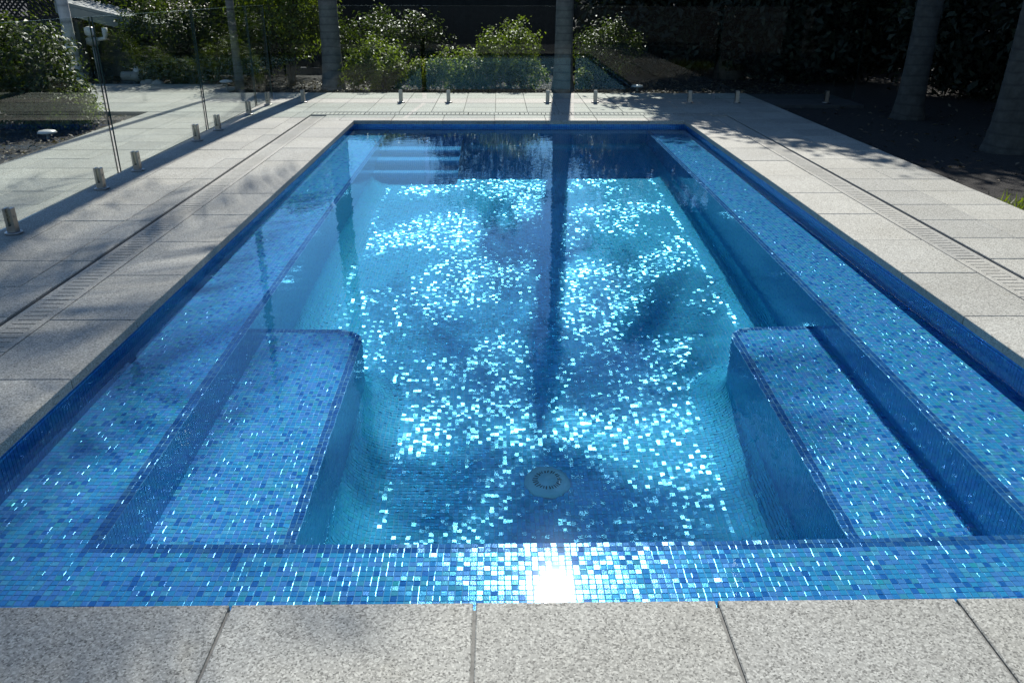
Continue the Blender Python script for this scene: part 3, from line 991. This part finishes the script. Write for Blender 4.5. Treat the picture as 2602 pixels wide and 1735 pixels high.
broad_tree("large black shaded tree filling the right background", (7.6, 13.8), 3.2, 0.25,
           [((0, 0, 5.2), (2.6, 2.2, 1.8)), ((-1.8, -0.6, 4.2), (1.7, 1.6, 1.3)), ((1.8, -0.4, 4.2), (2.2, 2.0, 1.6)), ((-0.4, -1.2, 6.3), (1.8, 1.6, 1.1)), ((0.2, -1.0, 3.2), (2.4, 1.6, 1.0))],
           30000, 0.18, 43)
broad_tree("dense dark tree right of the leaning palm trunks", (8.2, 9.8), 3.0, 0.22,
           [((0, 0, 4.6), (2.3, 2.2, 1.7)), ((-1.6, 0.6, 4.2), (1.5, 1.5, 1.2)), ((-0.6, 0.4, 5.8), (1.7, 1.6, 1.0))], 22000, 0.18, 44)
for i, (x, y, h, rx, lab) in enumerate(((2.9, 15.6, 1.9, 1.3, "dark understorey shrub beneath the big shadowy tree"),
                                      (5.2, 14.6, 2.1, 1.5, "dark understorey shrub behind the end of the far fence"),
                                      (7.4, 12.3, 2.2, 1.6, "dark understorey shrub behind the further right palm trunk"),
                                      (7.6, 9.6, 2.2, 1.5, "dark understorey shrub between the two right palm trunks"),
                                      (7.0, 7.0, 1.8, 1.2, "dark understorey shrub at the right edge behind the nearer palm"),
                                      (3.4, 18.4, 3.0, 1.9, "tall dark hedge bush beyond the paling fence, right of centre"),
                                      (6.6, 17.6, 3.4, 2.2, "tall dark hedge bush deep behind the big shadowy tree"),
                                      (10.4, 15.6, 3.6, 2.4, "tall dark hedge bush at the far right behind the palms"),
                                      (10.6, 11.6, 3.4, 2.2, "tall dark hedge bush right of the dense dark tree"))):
    shrub("understorey_shrub", lab, (x, y), h, rx, rx * 0.7, 7500, 0.15, LEAF_SHADE, 50 + i, 0.05)

# palms
def frond_mesh(seed, length=2.3, pairs=52):
    rg = np.random.default_rng(seed)
    Q = []
    ts = np.linspace(0, 1, 13)
    def rach(t):
        a = t * length
        return np.array([a * (1 - 0.18 * t * t), 0, 0.55 * a * (1 - t) - 0.62 * length * t ** 2.3])
    pts = [rach(t) for t in ts]
    for a, b_, t in zip(pts, pts[1:], ts):
        w = 0.022 * (1 - 0.85 * t)
        for s_ in (-1, 1):
            Q.append([a + [0, -w * s_, 0], b_ + [0, -w * s_ * 0.9, 0], b_ + [0, 0, w], a + [0, 0, w]])
    for i in range(pairs):
        t = 0.12 + 0.87 * (i + 0.5) / pairs
        p = rach(t); d = rach(min(1, t + 0.02)) - rach(t - 0.02); d /= np.linalg.norm(d)
        L_ = 0.62 * math.sin(math.pi * (0.10 + 0.83 * t)) ** 0.7 + 0.1
        for s_ in (-1, 1):
            dr = np.array([0, s_ * 1.0, 0]) + d * (0.45 + 0.5 * t) + np.array([0, 0, 0.10 + rg.normal(0, .12)])
            dr /= np.linalg.norm(dr)
            wv_ = d * 0.019
            m_ = p + dr * L_ * 0.55
            e = p + dr * L_ + np.array([0, 0, -0.22 * L_ - 0.06 * rg.random()])
            Q.append([p - wv_ * 0.5, m_ - wv_, m_ + wv_, p + wv_ * 0.5])
            Q.append([m_ - wv_, e, e + wv_ * 0.2, m_ + wv_])
    Q = np.array(Q, float)
    return quads_mesh("frond", Q, LEAF_PALM, rg.random(len(Q)))
FRONDS = [frond_mesh(s_) for s_ in (3, 4, 5)]

def palm(label, loc, h, r_base, r_top, n_fr, fr_scale, seed, bark=BARK_PALM, shaft=0.8, lean=(0, 0), droop=(-30, 55), lean_pow=1.0):
    rg = random.Random(seed)
    o = empty("palm_tree", (loc[0], loc[1], GZ))
    tag(o, label, "palm")
    hh = h - shaft
    pts, rr = [], []
    n_ring = int(hh / 0.075)
    for i in range(n_ring + 1):
        t = i / n_ring
        flare = 0.5 * math.exp(-t * h / 0.25) + (0.022 if i % 2 else 0.0) + rg.uniform(-0.012, 0.012)
        pts.append((lean[0] * t ** lean_pow, lean[1] * t ** lean_pow, -0.05 + (hh + 0.05) * t))
        rr.append((r_base + (r_top - r_base) * t) * (1 + flare))
    mb = MB(); mb.tube(pts, rr, 18); mb.build("trunk", bark, o)
    mb = MB()
    mb.tube([(lean[0], lean[1], hh - 0.01), (lean[0], lean[1], hh + shaft * 0.3), (lean[0], lean[1], h)], [r_top * 1.25, r_top * 1.1, r_top * 0.55], 14)
    mb.build("crownshaft", PALM_SHAFT, o)
    for k in range(n_fr):
        f = link("frond", FRONDS[k % 3], o)
        f.location = (lean[0], lean[1], h - 0.08)
        pitch = droop[0] + (droop[1] - droop[0]) * ((k * 0.618) % 1.0)
        f.rotation_euler = (rg.uniform(-0.25, 0.25), rad(pitch), k * 2.39996 + rg.uniform(-0.2, 0.2))
        s_ = fr_scale * rg.uniform(0.88, 1.1)
        f.scale = (s_, s_, s_)
    mb = MB()
    mb.tube([(lean[0], lean[1], h - 0.1), (lean[0] + 0.02, lean[1], h + 0.6 * fr_scale), (lean[0] + 0.05, lean[1], h + 1.2 * fr_scale)], [0.03, 0.02, 0.004], 8)
    mb.build("spear_leaf", PALM_SHAFT, o)
    return o

palm("thick grey palm trunk behind the far fence, left of the round shrubs", (-2.56, 13.2), 9.2, 0.145, 0.11, 14, 1.17, 71, lean=(0.45, 0), droop=(-45, 5), lean_pow=3.4)
palm_c = palm("straight grey palm trunk standing behind the middle of the far fence", (1.00, 12.95), 7.1, 0.135, 0.10, 9, 0.70, 62, droop=(-55, 12))
rgh = random.Random(8)
for k in range(13):      # old fronds hanging below the crown
    f = link("hanging_frond", FRONDS[k % 3], palm_c)
    f.location = (0.03 * math.cos(k) - 0.12, 0.03 * math.sin(k), 4.55 + 0.11 * k)
    f.rotation_euler = (rgh.uniform(-0.5, 0.5), rad(rgh.uniform(28, 70)), k * 2.39996 + rgh.uniform(-0.5, 0.5))
    s_ = rgh.uniform(0.28, 0.46); f.scale = (s_, s_ * 0.8, s_)
palm("slender dark palm trunk at the back corner of the left path", (-3.86, 12.66), 7.4, 0.055, 0.05, 9, 0.62, 63, shaft=0.5)
palm("pale smooth palm trunk like a post at the far left paving edge", (-6.80, 13.78), 7.2, 0.085, 0.075, 9, 0.8, 64, bark=BARK_PALE)
palm("further of the two dark palm trunks in the right garden", (5.05, 10.15), 8.3, 0.145, 0.12, 12, 1.0, 65, bark=BARK_PALM_SHADE, lean=(0.15, 0.1))
palm("nearer of the two dark palm trunks, cut by the right edge", (4.98, 7.95), 8.6, 0.155, 0.12, 12, 1.0, 66, bark=BARK_PALM_SHADE, lean=(0.1, 0.0))

# leaf litter over the beds
rg = np.random.default_rng(77)
def litter(x0, x1, y0, y1, n_):
    P = np.stack([rg.uniform(x0, x1, n_), rg.uniform(y0, y1, n_), np.full(n_, GZ + 0.004) + rg.random(n_) * 0.015], 1)
    return leaf_quads(P, np.tile([0, 0, 1.6], (n_, 1)), 0.06, rg, 0.4, 0.1)
Q = np.concatenate([litter(-3.9, 5.0, 12.34, 14.4, 5200), litter(-8.5, -4.32, 5.5, 10.2, 4200), litter(-8.5, -5.2, 10.2, 11.1, 700),
                    litter(3.67, 7.5, 4.2, 11.1, 600), litter(-7, -4, 13.5, 15, 800)])
o = link("leaf_litter", quads_mesh("leaf_litter", Q, LEAF_DRY, rg.random(len(Q)) ** 2))
tag(o, "dry fallen leaves strewn over the dark garden beds", "leaf litter", kind="stuff")
# grass strip lit by the sun at the right edge
n_ = 2600
P = np.stack([rg.uniform(3.67, 4.9, n_), rg.uniform(4.2, 5.9, n_), np.full(n_, GZ)], 1)
Q = leaf_quads(P, np.tile([0.4, 0, 0.1], (n_, 1)), 0.075, rg, 0.14, 0.1)
Q[:, 2, 2] = np.abs(Q[:, 2, 2] - GZ) + GZ + 0.03
o = link("grass", quads_mesh("grass", Q, LEAF_BRIGHT, rg.random(n_)))
tag(o, "tufts of green ground cover beside the right paving edge", "ground cover", kind="stuff")

# ------------------------------------------------------------------ small garden things
def garden_light(label, x, y, stalk=0.10):
    o = empty("garden_light", (x, y, GZ)); tag(o, label, "garden light", "garden lights in the beds")
    mb = MB(); mb.tube([(0, 0, -0.04), (0, 0, stalk)], [0.018, 0.016], 10); mb.build("stalk", PVC, o)
    mb = MB(); mb.tube([(0, 0, stalk), (0, 0, stalk + 0.006), (0, 0, stalk + 0.026), (0, 0, stalk + 0.036)], [0.085, 0.095, 0.080, 0.03], 22)
    mb.build("cap", WHITE_PLASTIC, o)
garden_light("white disc garden light in the left bed below the feathery shrub", -4.68, 8.62, 0.06)
garden_light("white disc garden light on the bed corner by the path", -5.28, 10.92, 0.06)
garden_light("mushroom shaped garden light beside the slender palm", -4.02, 12.55, 0.17)
garden_light("white disc garden light below the tall rounded shrub", 0.04, 13.55, 0.10)
garden_light("white disc garden light in the shade right of the middle palm", 2.17, 13.05, 0.06)

# paling fence at the back
pf = empty("paling_fence", (0, 17.0, GZ)); tag(pf, "dark weathered timber paling fence behind the shrubs", "fence")
mb = MB(); mb.box(-0.063, 0.063, -0.009, 0.009, 0.0, 1.36, bev=0.004); PAL_ME = mb.mesh("paling", TIMBER_DARK)
rg2 = random.Random(9)
for i in range(150):
    o = link("paling", PAL_ME, pf); o.location = (-9.0 + i * 0.122, (i % 2) * 0.022 - 0.025, rg2.uniform(-0.02, 0.02))
for z in (0.3, 0.9):
    mb = MB(); mb.box(-9.1, 9.3, 0.012, 0.05, z, z + 0.075); mb.build("rail", TIMBER_DARK, pf)

# shed lean-to with the filter plant at the far left
sh = empty("pump_shed", (-6.3, 14.6, GZ)); tag(sh, "low dark pump shed with sloping roof behind the pale post", "shed")
mb = MB()
xa, xb, za, zb, ya, yb = -0.85, 0.72, 1.27, 0.90, -0.35, 0.75
for t0, t1, mi in ((0.0, -0.04, 0),):
    v8 = [(xa, ya, za), (xb, ya, zb), (xb, yb, zb), (xa, yb, za), (xa, ya, za - 0.05), (xb, ya, zb - 0.05), (xb, yb, zb - 0.05), (xa, yb, za - 0.05)]
    for f in ((0, 1, 2, 3), (7, 6, 5, 4), (0, 4, 5, 1), (1, 5, 6, 2), (2, 6, 7, 3), (3, 7, 4, 0)):
        mb.face([v8[i] for i in f])
mb.build("roof", ROOF_PAINT, sh)
mb = MB()
v8 = [(xa, ya - 0.004, za - 0.052), (xb, ya - 0.004, zb - 0.052), (xb, ya - 0.03, zb - 0.052), (xa, ya - 0.03, za - 0.052),
      (xa, ya - 0.004, za - 0.20), (xb, ya - 0.004, zb - 0.20), (xb, ya - 0.03, zb - 0.20), (xa, ya - 0.03, za - 0.20)]
for f in ((0, 1, 2, 3), (7, 6, 5, 4), (0, 4, 5, 1), (1, 5, 6, 2), (2, 6, 7, 3), (3, 7, 4, 0)):
    mb.face([v8[i] for i in f])
mb.build("fascia", ROOF_PAINT, sh)
mb = MB(); mb.box(-0.83, 0.68, 0.66, 0.70, 0, 0.85); mb.build("wall", PAINT_DARK, sh)
for x in (-0.80, 0.64):
    mb = MB(); mb.box(x - 0.03, x + 0.03, -0.30, -0.24, 0, 0.72); mb.build("post", PAINT_DARK, sh)

ff = empty("pool_filter", (-6.52, 13.95, GZ)); tag(ff, "white pool plumbing pipe with valve head under the shed eave", "pool filter")
mb = MB(); mb.tube([(0, 0, 0), (0, 0, 0.62)], [0.026, 0.026], 12); mb.build("pipe", PVC, ff)
mb = MB(); mb.tube([(0, 0, 0.58), (0, 0, 0.62), (0, 0, 0.70), (0, 0, 0.72)], [0.04, 0.10, 0.10, 0.05], 16); mb.build("valve_head", PVC, ff)
mb = MB(); mb.tube([(-0.02, 0, 0.72), (-0.02, 0, 0.76), (-0.02, 0, 0.86), (-0.02, 0, 0.88)], [0.03, 0.08, 0.08, 0.02], 16); mb.build("strainer_lid", WHITE_PLASTIC, ff)
mb = MB(); mb.tube([(0.08, 0, 0.68), (0.20, 0, 0.70), (0.22, 0, 0.78), (0.22, 0, 0.86)], [0.03, 0.03, 0.045, 0.04], 12); mb.build("elbow", WHITE_PLASTIC, ff)
pm = empty("pool_pump", (-6.05, 14.0, GZ)); tag(pm, "small grey pool pump on the ground under the shed", "pump")
mb = MB(); mb.tube([(-0.12, 0, 0.12), (0.05, 0, 0.12), (0.08, 0, 0.12), (0.20, 0, 0.12)], [0.07, 0.07, 0.09, 0.09], 16); mb.build("motor", PVC, pm)
mb = MB(); mb.tube([(0.14, 0, 0.10), (0.14, 0, 0.24), (0.14, 0, 0.27)], [0.06, 0.06, 0.02], 14); mb.build("basket", WHITE_PLASTIC, pm)
mb = MB(); mb.box(-0.13, 0.10, -0.06, 0.06, 0.0, 0.05, bev=0.005); mb.build("foot", PAINT_DARK, pm)
for x, y, lab in ((-5.62, 13.62, "grey stone on the soil right of the pump"), (-5.42, 13.52, "smaller pale stone at the paving edge by the sprawling shrub")):
    bm_ = bmesh.new(); bmesh.ops.create_icosphere(bm_, subdivisions=2, radius=0.085)
    for v in bm_.verts:
        v.co.x *= 1.3; v.co.z *= 0.75; v.co *= 1 + 0.12 * math.sin(v.co.x * 40 + x * 9) * math.cos(v.co.y * 35)
    me = bpy.data.meshes.new("stone"); bm_.to_mesh(me); bm_.free(); me.materials.append(PVC)
    o = link("stone", me); o.location = (x, y, GZ + 0.045); tag(o, lab, "stone")

# lattice screen top left
ls = empty("lattice_screen", (-8.6, 14.9, GZ)); tag(ls, "dark diamond lattice screen above the left shrub", "lattice screen")
mb = MB()
W_, z0, z1 = 1.5, 0.98, 2.1
k = -W_
while k < W_ + 1.2:
    for sg_ in (-1, 1):
        pts = []
        x0 = k; x1 = k + sg_ * (z1 - z0)
        pts = [Vector((x0, 0.012 * sg_, z0)), Vector((x1, 0.012 * sg_, z1))]
        d = (pts[1] - pts[0]).normalized(); n_ = Vector((-d.z, 0, d.x)) * 0.016
        a, b_ = pts
        if min(a.x, b_.x) > -W_ - 0.02 and max(a.x, b_.x) < W_ + 0.02:
            y0, y1 = 0.012 * sg_ - 0.005, 0.012 * sg_ + 0.005
            q = [a - n_, b_ - n_, b_ + n_, a + n_]
            mb.face([(p.x, y0, p.z) for p in q]); mb.face([(p.x, y1, p.z) for p in reversed(q)])
            mb.face([(q[0].x, y0, q[0].z), (q[0].x, y1, q[0].z), (q[1].x, y1, q[1].z), (q[1].x, y0, q[1].z)])
            mb.face([(q[2].x, y0, q[2].z), (q[2].x, y1, q[2].z), (q[3].x, y1, q[3].z), (q[3].x, y0, q[3].z)])
    k += 0.085
mb.build("lattice", TIMBER_DARK, ls)["kind"] = "stuff"
for x in (-W_, 0, W_):
    mb = MB(); mb.box(x - 0.04, x + 0.04, -0.05, 0.05, 0, z1 + 0.03); mb.build("post", TIMBER_DARK, ls)
for i in range(24):
    mb = MB() if i == 0 else mb
    if i == 0:
        mb.box(-0.058, 0.058, -0.01, 0.01, 0, z0 - 0.03); BRD = mb.mesh("board", PAINT_DARK)
    o = link("board", BRD, ls); o.location = (-W_ + 0.1 + i * 0.122, 0.062, 0)
mb = MB(); mb.box(-W_, W_, -0.03, 0.03, z0 - 0.03, z0 + 0.02); mb.build("rail", TIMBER_DARK, ls)
